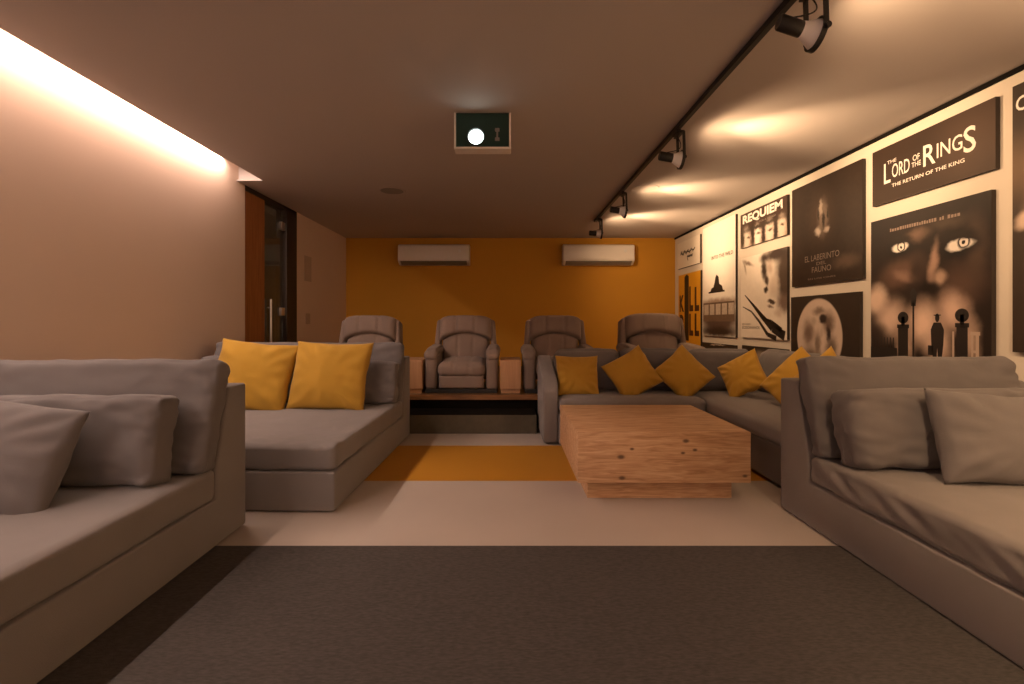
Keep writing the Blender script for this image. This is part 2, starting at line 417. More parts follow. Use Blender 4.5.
# projector
px, py = -.0, 0
t = thing('projector', 'white projector with dark face and glowing lens on the ceiling', 'projector', (-.163, 3.17, H))
b = bmesh.new()
prism(b, [(-.200, -.001), (.198, -.001), (.198, -.252), (-.200, -.252)], 'y', .016, .11, r=.006)
obj('casing', b, M['white_pl'], t, angle=40)
b = bmesh.new()
for a in ((-.200, -.187, 0.0, .02, -.252, -.001), (.185, .198, 0.0, .02, -.252, -.001), (-.188, .186, 0, .02, -.252, -.239)): box(b, *a)
obj('bezel', b, M['white_pl'], t)
obj('front_panel', nb(-.186, .184, .006, .022, -.238, -.002), M['face_lens_tint'], t)
b = bmesh.new(); lathe(b, [(-.01, .062), (.022, .062), (.026, .056), (.016, .052), (-.01, .052)], (-.046, .006, -.173), (0, -1, 0), 40); lb = obj('lens_barrel', b, M['black'], t, angle=40)
b = bmesh.new(); lathe(b, [(.010, .052), (.018, .03), (.020, 0)], (-.046, .006, -.173), (0, -1, 0), 40); obj('lens', b, M['lens'], lb, smooth=True)
b = bmesh.new()
for dz in (-.035, .03): box(b, .086, .118, -.002, .008, -.150 + dz - .012, -.150 + dz + .012, r=.003, seg=1)
box(b, .096, .108, -.002, .008, -.175, -.13)
obj('sensor', b, M['grey_pl'], t)

# air conditioners
def aircon(x, label, z0=2.075):
    t = thing('air_conditioner', label, 'air conditioner', (x, YB, z0), 0, 'wall air conditioners')
    b = bmesh.new()
    prism(b, [(-.005, .0), (-.005, .345), (-.16, .345), (-.215, .325), (-.225, .08), (-.215, .055), (-.12, 0)], 'x', -.605, .605, r=.012)
    obj('housing', b, M['white_pl'], t, angle=35)
    b = bmesh.new(); prism(b, [(-.222, .058), (-.227, .050), (-.130, .0), (-.125, .006)], 'x', -.56, .56); obj('louvre', b, M['grey_pl'], t)
    fp = obj('front_panel', nb(-.598, .598, -.233, -.214, .085, .322, r=.008), M['white_pl'], t, angle=35)
    obj('display', nb(.42, .47, -.236, -.230, .20, .25, r=.002, seg=1), M['screen'], fp)
    return t
aircon((433.5 - VX) / F * (YB - .22), 'white wall air conditioner on the left of the ochre wall')
aircon((599 - VX) / F * (YB - .22), 'white wall air conditioner on the right of the ochre wall')

# plates on the far piece of left wall
tag(obj('wall_plate', nb(XL, XL + .006, 6.27, 6.49, 1.67, 2.02, r=.002, seg=1), M['plate']), 'tall flat plate in wall colour beside the doorway', 'wall plate')
tag(obj('switch_plate', nb(XL, XL + .006, 6.31, 6.45, 1.07, 1.22, r=.002, seg=1), M['plate']), 'small square switch plate in wall colour, low beside the doorway', 'switch')

# ------------------------------------------------------------------ rug
tag(obj('rug', nb(-2.70, 2.86, YF + .9, 2.225, .0008, .007, r=.002, seg=1), M['rug']), 'large dark brown woven rug across the foreground floor', 'rug')

# ------------------------------------------------------------------ the deep screen-facing sofas
def daybed(label, x0, x1, yr, L, cx0, cx1, seed, z0=.0, wr=.0035, side=0):
    """A deep sofa whose back stands at yr and whose seat runs towards the screen."""
    xc = (x0 + x1) / 2
    t = thing('deep_sofa', label, 'sofa', (xc, yr, z0))
    a, c = x0 - xc, x1 - xc
    b = bmesh.new(); prism(b, [(0, .009), (-L, .009), (-L, .236), (-.25, .236), (-.25, .40), (-.15, .772), (0, .772)], 'x', a, c, r=.013)
    obj('frame', b, M['sofa'], t, angle=50)
    n = 30
    mt = cushion(c - a - .004, .150, L - .256, r=.028, puff=.006, wr=wr, seed=seed, n=64, wscale=4, side=side)
    bmesh.ops.transform(mt, matrix=Matrix.Translation((0, -.252 - (L - .256) / 2, .236 + .078)) @ Matrix.Rotation(R(90), 4, 'X'), verts=mt.verts)
    obj('seat_cushion', mt, M['sofa'], t, smooth=True)
    w = cx1 - cx0
    lean = Matrix.Translation(((cx0 + cx1) / 2 - xc, -.262, .650)) @ Matrix.Rotation(R(-14), 4, 'X')
    obj('back_cushion', cushion(w, .125, .535, r=.035, puff=.012, wr=.014, seed=seed + 1, n=40, mtx=lean, sag=.01), M['cush'], t, smooth=True)
    return t
daybed('deep taupe sofa at the left edge of the dark rug', -2.745, -1.408, 2.466, 1.80, -2.745, -1.400, 3)
lm = daybed('deep taupe sofa by the left wall with two mustard pillows on it', -2.68, -.928, 4.430, 1.79, -2.68, -.935, 11, wr=.006)
lm.rotation_euler.z = R(-1.8)
daybed('deep taupe sofa at the right edge of the dark rug', 1.620, 2.90, 2.69, 1.80, 1.615, 2.72, 23, wr=.007, side=.013)

def loose(name, label, w, t, h, loc, lean, roll=0, yaw=0, seed=0, m='cush', cat='cushion', group=None, r=.032, puff=.014, wr=.017):
    o = obj(name, cushion(w, t, h, r=r, puff=puff, wr=wr, seed=seed, n=36), M[m], smooth=True)
    o.matrix_world = Matrix.Translation(loc) @ Matrix.Rotation(yaw, 4, 'Z') @ Matrix.Rotation(-lean, 4, 'X') @ Matrix.Rotation(roll, 4, 'Y')
    return tag(o, label, cat, group)
def pillow(label, w, h, t, loc, lean, roll=0, yaw=0, seed=0, m='yellow', group='mustard scatter pillows', name='scatter_pillow', pinch=.07, wr=.012):
    o = obj(name, throw_pillow(w, h, t, seed, pinch=pinch, wr=wr), M[m], smooth=True)
    o.matrix_world = Matrix.Translation(loc) @ Matrix.Rotation(yaw, 4, 'Z') @ Matrix.Rotation(-lean, 4, 'X') @ Matrix.Rotation(roll, 4, 'Y')
    return tag(o, label, 'pillow', group)
# cushions on the left front sofa
loose('box_cushion', 'taupe box cushion behind the scatter pillow on the left front sofa', 1.04, .15, .375, (-2.02, 2.005, .580), R(10), seed=31)
pillow('taupe scatter pillow at the far left, leaning on a box cushion', .64, .44, .19, (-2.02, 1.775, .578), R(20), roll=R(8), pinch=.045, seed=5, m='cush', group=None)
# cushions on the left rear sofa
loose('box_cushion', 'grey box cushion behind the mustard pillows on the left sofa', .92, .15, .36, (-1.42, 3.98, .572), R(12), seed=35)
loose('box_cushion', 'grey box cushion behind the left mustard pillow beside the left wall', .76, .15, .40, (-2.30, 4.02, .592), R(12), seed=36)
pillow('left of the two mustard pillows on the left sofa', .66, .60, .22, (-2.09, 3.76, .655), R(20), roll=R(6), yaw=R(3), seed=6)
pillow('right of the two mustard pillows on the left sofa, beside the grey cushion', .66, .585, .22, (-1.455, 3.765, .655), R(18), roll=R(1.5), yaw=R(-4), seed=7)
# cushions on the right front sofa
loose('box_cushion', 'grey box cushion behind the scatter pillow on the right front sofa', .98, .16, .375, (2.14, 2.225, .582), R(10), seed=41)
pillow('taupe scatter pillow at the far right, leaning on a box cushion', .66, .42, .20, (2.24, 2.03, .580), R(18), roll=R(3), seed=9, m='cush', group=None)

# ------------------------------------------------------------------ corner sofa
t = thing('corner_sofa', 'taupe corner sofa lined with mustard pillows behind the wooden table', 'sofa', (1.6, 4.5, 0))
o = Vector((1.6, 4.5, 0))
def L(b): bmesh.ops.translate(b, vec=-o, verts=b.verts); return b
def arc_arm():
    pts = [(4.76, .02), (4.06, .02), (4.045, .30), (4.05, .46)]
    for k in range(1, 7):
        a = k / 7 * PI / 2; pts.append((4.05 + .26 * (1 - math.cos(a)), .46 + .16 * math.sin(a)))
    pts += [(4.36, .64), (4.50, .69), (4.64, .74), (4.76, .755)]
    return prism(bmesh.new(), pts, 'x', .33, .468, r=.018)
obj('arm', L(arc_arm()), M['sofa'], t, angle=50)
b = nb(.47, 2.72, 4.02, 4.61, .02, .285, r=.012); box(b, 1.80, 2.72, 2.76, 4.015, .02, .285, r=.012)
obj('base', L(b), M['sofa'], t, angle=50)
b = nb(.47, 2.90, 4.62, 4.76, .02, .70, r=.02); box(b, 2.73, 2.90, 2.76, 4.615, .02, .70, r=.02)
obj('back_frame', L(b), M['sofa'], t, angle=50)
def seat(x0, x1, y0, y1, seed):
    c = cushion(x1 - x0, .145, y1 - y0, r=.05, puff=.012, wr=.004, seed=seed, wscale=3)
    bmesh.ops.transform(c, matrix=Matrix.Translation(((x0 + x1) / 2, (y0 + y1) / 2, .358)) @ Matrix.Rotation(R(90), 4, 'X'), verts=c.verts)
    obj('seat_cushion', L(c), M['sofa'], t, smooth=True)
seat(.475, 1.76, 3.97, 4.61, 51); seat(1.77, 2.715, 2.77, 4.61, 52)
def backc(x, y, w, yaw, seed):
    m = Matrix.Translation((x, y, .618)) @ Matrix.Rotation(yaw, 4, 'Z') @ Matrix.Rotation(R(-12), 4, 'X')
    obj('back_cushion', L(cushion(w, .22, .41, r=.06, puff=.03, wr=.010, seed=seed, mtx=m)), M['cush'], t, smooth=True)
for k in range(3): backc(.80 + k * .645, 4.50, .63, 0, 60 + k)
backc(2.56, 4.22, .50, R(-90), 70); backc(2.58, 3.66, .62, R(-90), 71); backc(2.58, 3.03, .62, R(-90), 72)
for x, y in ((.52, 4.1), (.52, 4.7), (2.84, 2.84), (1.88, 2.84), (2.84, 4.7)):
    b = bmesh.new(); cyl(b, (x, y, .001), (x, y, .022), .025); obj('foot', L(b), M['black'], t)
g = 'mustard scatter pillows'
pillow('mustard pillow standing square beside the left arm of the corner sofa', .40, .385, .17, (.664, 4.24, .600), R(18), seed=12)
pillow('mustard pillow tilted on its side, second from the corner sofa arm', .43, .41, .17, (1.17, 4.22, .618), R(20), roll=R(-30), seed=13)
pillow('mustard pillow standing on its corner in the middle of the corner sofa', .42, .41, .17, (1.645, 4.21, .620), R(22), roll=R(50), seed=14)
pillow('mustard pillow standing on its corner in the bend of the corner sofa', .37, .37, .15, (2.10, 4.04, .628), R(22), roll=R(56), yaw=R(-60), seed=15)
pillow('mustard pillow half hidden behind the right front sofa back', .44, .44, .17, (2.235, 3.47, .632), R(22), roll=R(36), yaw=R(-62), seed=16)
pillow('mustard pillow of which only the tip shows above the right sofa', .44, .44, .16, (2.07, 3.00, .645), R(20), roll=R(42), yaw=R(-80), seed=17)

# ------------------------------------------------------------------ coffee table
tx0, tx1, ty0, ty1 = .436, 1.485, 2.758, 3.665
tc = Vector(((tx0 + tx1) / 2, (ty0 + ty1) / 2, 0))
def K(pxx, pyy, r): return ((pxx - VX) * ty0 / F - tc.x, ty0 - tc.y, HC - (pyy - VY) * ty0 / F, r * .75)
M['table'] = wood('rough_oak', (.38, .205, .100), (.52, .31, .165), (.64, .42, .25), .6, 'X', 1.9,
                  knots=[K(621, 457, .020), K(622, 478, .018), K(632, 449, .012), K(686, 441, .018), K(683, 453, .012), K(695, 450, .013), K(745, 476, .014)], bump=.5)
t = thing('coffee_table', 'low square coffee table of rough knotty wood on a recessed plinth', 'table', tc)
hx, hy = (tx1 - tx0) / 2, (ty1 - ty0) / 2
b = nb(-hx, hx, -hy, hy, .124, .433, r=.004, seg=2)
obj('table_block', b, M['table'], t, angle=50)
obj('plinth', nb(-hx + .072, hx - .075, -hy + .085, hy - .08, .0005, .124, r=.002, seg=1), M['table'], t)

# ------------------------------------------------------------------ recliners
def soft_panel(w, zb, zt, y0, tk, nu=36, nv=16, chan=(), pw=8, depth=.014, yb=.03, seed=0, narrow=0):
    """An upholstered panel whose lower and upper outline are functions of u in -1..1."""
    b = bmesh.new(); g = {}
    for s in (0, 1):
        for i in range(nu + 1):
            for j in range(nv + 1):
                u, v = -1 + 2 * i / nu, j / nv
                ed = i in (0, nu) or j in (0, nv)
                if s == 1 and ed: g[s, i, j] = g[0, i, j]; continue
                z = zb(u) + (zt(u) - zb(u)) * v; vv = 2 * v - 1
                f = max(0, (1 - abs(u) ** pw) * (1 - abs(vv) ** pw)) ** .5
                x = u * w / 2 * (1 - narrow * v)
                if s == 0:
                    y = y0 - tk * f
                    for c in chan: y += depth * math.exp(-((u - c) / .045) ** 2) * f
                    y += .004 * noise.noise(Vector((x * 9, z * 9, seed)))
                else: y = y0 + yb * f
                g[s, i, j] = b.verts.new((x, y, z))
    for s in (0, 1):
        for i in range(nu):
            for j in range(nv):
                q = [g[s, i, j], g[s, i + 1, j], g[s, i + 1, j + 1], g[s, i, j + 1]]
                try: b.faces.new(q if s == 0 else q[::-1])
                except ValueError: pass
    return b
def recliner(label, x, y):
    t = thing('recliner', label, 'armchair', (x, y, PZ), 0, 'fabric recliners on the platform')
    obj('base', nb(-.41, .41, .0, .70, .001, .045, r=.008), M['black'], t)
    obj('footrest', soft_panel(.52, lambda u: .05, lambda u: .19, .05, .055, chan=(), pw=10, yb=.05), M['recl'], t, smooth=True)
    c = cushion(.535, .15, .60, r=.055, puff=.025, wr=.003, seed=4)
    bmesh.ops.transform(c, matrix=Matrix.Translation((0, .30, .262)) @ Matrix.Rotation(R(93), 4, 'X'), verts=c.verts)
    for v in c.verts:
        for q in (-.09, .09): v.co.z -= .010 * math.exp(-((v.co.x - q) / .014) ** 2) * (1 if v.co.z > .26 else 0); 
        for q in (-.09, .09): v.co.y += .010 * math.exp(-((v.co.x - q) / .014) ** 2) * (1 if v.co.y < .08 else 0)
    obj('seat_cushion', c, M['recl'], t, smooth=True)
    arch = lambda u: .535 + .085 * (1 - u * u)
    top = lambda u: .850 - .05 * abs(u) ** 5
    lean = Matrix.Translation((0, .55, .30)) @ Matrix.Rotation(R(-13), 4, 'X') @ Matrix.Translation((0, 0, -.30))
    def back(name, b): bmesh.ops.transform(b, matrix=lean, verts=b.verts); return obj(name, b, M['recl'], t, smooth=True)
    back('backrest', soft_panel(.58, lambda u: .27, lambda u: arch(u) + .03, .0, .075, chan=(-.33, .33), depth=.010, yb=.10, seed=2))
    back('headrest', soft_panel(.67, arch, top, -.01, .115, chan=(-.36, .36), depth=.022, yb=.13, seed=3))
    back('shell', nb(-.30, .30, .04, .16, .10, .80, r=.04))
    for s in (-1, 1):
        b = nb(s * .362 - .035, s * .362 + .035, -.045, .15, .40, .80, r=.032, seg=4)
        for v in b.verts: v.co.x -= s * max(0, v.co.z - .55) * .12
        back('wing', b)
        b = nb(s * .35 - .068, s * .35 + .068, .03, .66, .03, .41, r=.045, seg=4)
        sd = obj('arm_side', b, M['recl'], t, smooth=True)
        b = cushion(.155, .10, .62, r=.046, puff=.014, wr=.004, seed=8 + s)
        bmesh.ops.transform(b, matrix=Matrix.Translation((s * .355, .33, .430)) @ Matrix.Rotation(R(90), 4, 'X'), verts=b.verts)
        for v in b.verts:
            v.co.z += .05 * (v.co.y - .3)
            if v.co.y < .14: v.co.z -= 1.6 * (.14 - v.co.y) ** 2
        obj('arm_pad', b, M['recl'], sd, smooth=True)
    return t
RY = 4.86
rx = lambda p: (p - VX) * (RY + .30) / F
r0 = recliner('brown recliner farthest left on the platform, beside the left wall', -1.62, RY)
r0.scale = (.94, .94, 1.0)
dup(r0, (-.480, RY, PZ), 'brown recliner on the platform, standing alone in the gap between sofas')
dup(r0, (.585, RY, PZ), 'recliner behind the left end of the corner sofa, third from left')
rr4 = dup(r0, (1.76, RY, PZ), 'pale recliner farthest right, nearest the yellow lettered poster')
rr4.scale = (1.01, 1.0, 1.03)
# small wooden cabinets between the recliners
def cabinet(label, p0, p1):
    y = 4.86; x0, x1 = (p0 - VX) * y / F, (p1 - VX) * y / F; wd = x1 - x0
    t = thing('side_cabinet', label, 'cabinet', ((x0 + x1) / 2, y, PZ), 0, 'wooden side cabinets between recliners')
    obj('body', nb(-wd / 2, wd / 2, .016, .46, .045, .355, r=.003, seg=1), M['cab'], t)
    obj('door', nb(-wd / 2 + .003, wd / 2 - .003, 0, .015, .05, .34, r=.002, seg=1), M['cab'], t)
    obj('plinth', nb(-wd / 2 + .01, wd / 2 - .01, .02, .45, .001, .045), M['cab'], t)
cabinet('light wooden side cabinet between the second and third recliners', 500, 521)
cabinet('light wooden side cabinet between the two left recliners', 400.5, 422)

# ------------------------------------------------------------------ posters on the right wall
WHITE, INK = (.74, .70, .66), (.012, .008, .007)
XP = XR - .030
def art_mat(name, base, spots, w, h, rough=.45, grain=.25, gscale=14):
    """Printed artwork: soft or hard elliptical tones over a base, in poster coordinates 0..1."""
    m, t, b = nt(name)
    tc = node(t, 'ShaderNodeTexCoord')
    n = node(t, 'ShaderNodeTexNoise'); n.inputs['Scale'].default_value = gscale; n.inputs['Detail'].default_value = 5
    t.links.new(tc.outputs['Object'], n.inputs['Vector'])
    jit = node(t, 'ShaderNodeVectorMath', operation='MULTIPLY_ADD'); jit.inputs[1].default_value = (.06, .06, 0); jit.inputs[2].default_value = (-.03, -.03, 0)
    t.links.new(n.outputs['Color'], jit.inputs[0])
    add = node(t, 'ShaderNodeVectorMath', operation='ADD'); t.links.new(tc.outputs['Object'], add.inputs[0]); t.links.new(jit.outputs[0], add.inputs[1])
    mx0 = node(t, 'ShaderNodeMix', data_type='RGBA'); setc(mx0.inputs[6], tuple(x * (1 - grain) for x in base)); setc(mx0.inputs[7], tuple(x * (1 + grain) for x in base))
    t.links.new(n.outputs['Fac'], mx0.inputs[0]); col = mx0.outputs[2]
    for sp in spots:
        u, v, ru, rv, c, soft = sp[:6]; rot = sp[6] if len(sp) > 6 else 0; amt = sp[7] if len(sp) > 7 else 1.0
        mp = node(t, 'ShaderNodeMapping', vector_type='TEXTURE')
        mp.inputs['Location'].default_value = ((u - .5) * w, (v - .5) * h, 0); mp.inputs['Rotation'].default_value = (0, 0, R(rot))
        mp.inputs['Scale'].default_value = (ru * w, rv * h, 1)
        t.links.new((tc.outputs['Object'] if soft < .12 else add.outputs[0]), mp.inputs[0])
        sx = node(t, 'ShaderNodeVectorMath', operation='MULTIPLY'); sx.inputs[1].default_value = (1, 1, 0); t.links.new(mp.outputs[0], sx.inputs[0])
        ln = node(t, 'ShaderNodeVectorMath', operation='LENGTH'); t.links.new(sx.outputs[0], ln.inputs[0])
        mr = node(t, 'ShaderNodeMapRange', interpolation_type='SMOOTHSTEP'); mr.inputs[1].default_value = 1.0 + soft * .3; mr.inputs[2].default_value = 1.0 - soft
        mr.inputs[4].default_value = amt
        t.links.new(ln.outputs['Value'], mr.inputs[0])
        mx = node(t, 'ShaderNodeMix', data_type='RGBA'); setc(mx.inputs[7], c)
        t.links.new(mr.outputs[0], mx.inputs[0]); t.links.new(col, mx.inputs[6]); col = mx.outputs[2]
    t.links.new(col, b.inputs['Base Color']); b.inputs['Roughness'].default_value = rough; b.inputs['Specular IOR Level'].default_value = .25
    return m
INKM = mat('poster_ink', INK, .5, var=.1); PAPER = mat('poster_paper', WHITE, .5, var=.03); GREYM = mat('poster_grey', (.16, .14, .12), .5)
REDM = mat('poster_dark_red', (.045, .010, .006), .5); EDGE = mat('poster_board_edge', (.035, .024, .018), .6)
def text_bm(s, w, h=None, bold=0.0, spacing=1.0):
    """A line of lettering as flat mesh, fitted to width w and height h, centred at the origin."""
    cu = bpy.data.curves.new('lettering', 'FONT'); cu.body = s; cu.size = 1; cu.offset = bold; cu.space_character = spacing
    cu.extrude = 0; cu.resolution_u = 3
    o = bpy.data.objects.new('lettering', cu); C.objects.link(o); bpy.context.view_layer.update()
    me = bpy.data.meshes.new_from_object(o.evaluated_get(bpy.context.evaluated_depsgraph_get()))
    bpy.data.objects.remove(o); b = bmesh.new(); b.from_mesh(me); bpy.data.meshes.remove(me); bpy.data.curves.remove(cu)
    xs = [v.co.x for v in b.verts]; ys = [v.co.y for v in b.verts]
    sx = w / (max(xs) - min(xs)); sy = sx if h is None else h / (max(ys) - min(ys))
    for v in b.verts: v.co = Vector(((v.co.x - (max(xs) + min(xs)) / 2) * sx, (v.co.y - (max(ys) + min(ys)) / 2) * sy, 0))
    return b
class Poster:
    def __init__(s, label, p0, p1, ztop, zbot, base, spots=(), grain=.2, gscale=14, rough=.45, name='film_poster'):
        s.y1 = F * XP / (p0 - VX); s.y0 = F * XP / (p1 - VX); s.w = s.y1 - s.y0; s.h = ztop - zbot; s.n = 0
        am = art_mat('poster_print', base, spots, s.w, s.h, rough, grain, gscale)
        b = nb(-s.w / 2, s.w / 2, -s.h / 2, s.h / 2, -.028, 0)
        for f in b.faces: f.material_index = 0 if f.normal.z > .9 or f.calc_center_median().z > -.001 else 1
        s.o = obj(name, b, [am, EDGE]); tag(s.o, label, 'poster', 'film posters on the right wall')
        s.o.matrix_world = Matrix(((0, 0, -1, XP), (-1, 0, 0, (s.y0 + s.y1) / 2), (0, 1, 0, (ztop + zbot) / 2), (0, 0, 0, 1)))
    def P(s, u, v): return ((u - .5) * s.w, (v - .5) * s.h)
    def shapes(s, polys, m, name='artwork'):
        b = bmesh.new(); s.n += 1; z = .0008 + .0004 * s.n
        for p in polys:
            if isinstance(p, bmesh.types.BMesh): 
                merge(b, p); continue
            b.faces.new([b.verts.new((*s.P(u, v), z)) for u, v in p])
        for v in b.verts: v.co.z = z
        return obj(name, b, m, s.o)
    def text(s, lines, m, name='lettering'):
        """lines: (string, u centre, v centre, width fraction, height fraction or None, bold)."""
        s.n += 1; z = .0008 + .0004 * s.n
        for st, u, v, wf, hf, bold in lines:
            x, y = s.P(u, v); b = bmesh.new()
            merge(b, text_bm(st, wf * s.w, None if hf is None else hf * s.h, bold), Matrix.Translation((x, y, 0)))
            for v in b.verts: v.co.z = z
            obj(name, b, m, s.o)
def rect(u0, u1, v0, v1): return [(u0, v0), (u1, v0), (u1, v1), (u0, v1)]
def ell(u, v, ru, rv, n=28, a0=0, a1=360): return [(u + ru * math.cos(R(a0 + (a1 - a0) * k / n)), v + rv * math.sin(R(a0 + (a1 - a0) * k / n))) for k in range(n)]
def zed(p, y): return HC - (y - VY) * XP / (p - VX)

# small white panel with handwriting
p = Poster('small white panel with dark handwriting, top of the far column by the ochre wall', 677.5, 700, zed(700, 234), zed(700, 262.7), (.66, .60, .52), grain=.04)
def scribble(pts, r=.012):
    q = []
    for (a, b2), (c, d2) in zip(pts, pts[1:]):
        nx, ny = -(d2 - b2), (c - a); l = math.hypot(nx, ny) or 1; nx, ny = nx / l * r, ny / l * r * 2
        q.append([(a - nx, b2 - ny), (c - nx, d2 - ny), (c + nx, d2 + ny), (a + nx, b2 + ny)])
    return q
pts = [(.16, .50)]
for k in range(1, 46): 
    f = k / 45; pts.append((.16 + .64 * f + .012 * math.sin(k * 2.2), .56 + .075 * math.sin(k * 1.9) * (1 - .5 * f) + .03 * math.sin(k * .6)))
p2 = [(.50, .22), (.46, .40), (.52, .36)]
for k in range(1, 16): p2.append((.50 + .2 * k / 15, .37 + .05 * math.sin(k * 1.8)))
p.shapes(scribble(pts) + scribble(p2), INKM, 'handwriting')
# yellow poster with tall dark letters
p = Poster('yellow poster with tall dark lettering, lowest of the far column by the ochre wall', 678.5, 700.5, zed(700.5, 270), zed(700.5, 350), (.62, .30, .02), grain=.06)
def glyph(ch, u0, u1, v0, v1): 
    b = text_bm(ch, (u1 - u0) * p.w, (v1 - v0) * p.h, .05); x, y = p.P((u0 + u1) / 2, (v0 + v1) / 2)
    bmesh.ops.translate(b, vec=(x, y, 0), verts=b.verts); return b
p.shapes([glyph('K', .06, .28, .49, .72), glyph('L', .52, .70, .49, .82), glyph('L', .76, .95, .49, .80),
          glyph('B', .06, .28, .19, .45), glyph('I', .34, .46, .15, .45), glyph('L', .52, .70, .17, .46), glyph('L', .76, .95, .17, .46)], REDM, 'lettering')
p.shapes([[(.30, .10), (.50, .10), (.50, .96), (.40, .99), (.30, .96)]], INKM, 'blade')
# tall white poster: bus and sitting figure
bl = INK
p = Poster('tall white poster with a vehicle photograph at the bottom, under the farthest lamp', 703, 735.5, zed(735.5, 214), zed(735.5, 337.5), (.74, .70, .64),
           [(.5, .30, .8, .045, (.32, .25, .2), .8), (.5, .14, .7, .14, (.09, .06, .05), .55), (.5, .04, .8, .06, (.03, .02, .018), .7)], grain=.04)
p.shapes([rect(.02, .98, .13, .30)], mat('poster_brown', (.13, .085, .06), .5, var=.3, scale=20), 'vehicle_side')
p.shapes([rect(.05 + k * .19, .20 + k * .19, .19, .285) for k in range(5)], mat('poster_window', (.42, .36, .30), .5, var=.4, scale=25), 'vehicle_windows')
p.shapes([[(.25, .395), (.30, .43), (.36, .435), (.40, .48), (.42, .52), (.46, .545), (.52, .52), (.54, .46), (.62, .44), (.66, .395)], rect(.20, .70, .385, .40)], INKM, 'figure')
p.text([('INTO THE WILD', .62, .70, .64, .032, .02)], GREYM)
# bottom posters mostly hidden behind the corner sofa
p = Poster('dark poster whose top edge shows above the corner sofa, below the vehicle poster', 702.5, 735.5, zed(735.5, 345.5), .58, (.03, .022, .018), [(.55, .93, .18, .05, (.5, .45, .4), .8), (.35, .88, .1, .05, (.4, .35, .3), .8)])
p = Poster('dark poster whose top edge shows above the corner sofa, below the profile poster', 742, 787, zed(787, 349.5), .52, (.03, .022, .018), [(.5, .6, .3, .3, (.3, .25, .2), .9)])
# dark top band with bold word, faces below
p = Poster('wide poster with a bold white word over small faces, above the profile poster', 740.5, 787, zed(787, 194.5), zed(787, 234.5), (.05, .03, .022),
           [(.5, .12, .8, .34, (.30, .22, .17), .5), (.14, .20, .12, .40, (.60, .52, .46), .6), (.40, .22, .10, .38, (.70, .62, .56), .6), (.66, .22, .11, .38, (.58, .50, .44), .6), (.90, .24, .10, .36, (.55, .47, .40), .6),
            (.05, .25, .07, .4, (.04, .03, .022), .7), (.30, .30, .055, .5, (.035, .025, .02), .7), (.54, .2, .05, .5, (.03, .02, .02), .7), (.79, .2, .05, .5, (.03, .02, .02), .7),
            (.20, .26, .05, .05, (.12, .08, .06), .8), (.43, .28, .05, .05, (.10, .07, .05), .8), (.68, .28, .06, .05, (.10, .07, .05), .8), (.91, .30, .05, .05, (.10, .07, .05), .8), (.5, .48, .6, .08, (.04, .03, .022), .8)], gscale=22)
p.text([('REQUIEM', .49, .80,   .86, .29, .04)], PAPER); p.text([('FOR A DREAM', .62, .60, .34, .05, .02)], GREYM)
# pale poster with a face in profile on the right
p = Poster('pale poster with a shadowed face and dark thin strokes, below the bold word poster', 741, 787, zed(787, 246.5), zed(787, 340), (.68, .62, .55),
           [(.98, .70, .24, .46, (.07, .05, .04), .6), (.80, .95, .34, .10, (.05, .035, .03), .7), (.94, .40, .14, .12, (.16, .11, .09), .8), (.74, .60, .13, .18, (.50, .42, .36), .9), (.66, .82, .10, .10, (.42, .34, .29), .9),
            (.545, .80, .075, .15, (.04, .028, .022), .7, 6), (.55, .93, .12, .06, (.05, .035, .03), .8), (.60, .68, .055, .09, (.06, .04, .03), .7, 10), (.585, .565, .055, .045, (.04, .03, .024), .7), (.70, .425, .09, .030, (.06, .04, .03), .6, -8), (.68, .375, .08, .02, (.2, .15, .12), .8, -6),
            (.17, .92, .16, .03, (.22, .17, .14), .95, -20), (.10, .88, .03, .10, (.3, .25, .2), .95, 20), (.84, .30, .10, .06, (.5, .42, .36), .9)], grain=.06)
def stroke(pts, w0, w1):
    q = []; n = len(pts) - 1
    for k, ((a, b2), (c, d2)) in enumerate(zip(pts, pts[1:])):
        r0, r1 = w0 + (w1 - w0) * k / n, w0 + (w1 - w0) * (k + 1) / n; nx, ny = -(d2 - b2), (c - a); l = math.hypot(nx, ny); nx /= l; ny /= l
        q.append([(a - nx * r0, b2 - ny * r0), (c - nx * r1, d2 - ny * r1), (c + nx * r1, d2 + ny * r1), (a + nx * r0, b2 + ny * r0)])
    return q
p.shapes(stroke([(.10, .53), (.30, .40), (.50, .26), (.72, .12), (.96, .04)], .006, .055) + stroke([(.05, .385), (.26, .32), (.44, .20), (.62, .05), (.80, .01)], .005, .03) +
         stroke([(.52, .24), (.70, .20), (.90, .10)], .006, .03), INKM, 'strokes')
p.text([('EDWARD', .14, .165, .20, .022, .01), ('SCISSORHANDS', .24, .125, .42, .035, .01)], GREYM)
# dark poster with a pale glow and title
p = Poster('large dark poster with a pale central glow and faint title, third column from the front', 792, 862.5, zed(862.5, 158.5), zed(862.5, 278.5), (.026, .016, .011),
           [(.46, .62, .22, .32, (.065, .040, .028), .95), (.49, .62, .085, .19, (.26, .20, .16), .85), (.50, .59, .03, .10, (.03, .02, .015), .7), (.43, .66, .02, .07, (.04, .03, .02), .7), (.56, .64, .02, .06, (.04, .03, .02), .7), (.42, .50, .05, .05, (.60, .52, .45), .7), (.55, .50, .05, .035, (.48, .40, .34), .7), (.46, .72, .03, .08, (.5, .42, .35), .7), (.80, .17, .2, .08, (.09, .06, .045), .9)], grain=.3, gscale=18)
M_DIM = mat('poster_dim_letters', (.20, .155, .13), .5, var=.1)
p.text([('EL LABERINTO', .47, .255, .50, .058, .005), ('DEL', .47, .195, .14, .03, .005), ('FAUNO', .47, .14, .28, .055, .005), ('EN LOS CINES', .47, .055, .40, .014, .005)], M_DIM)
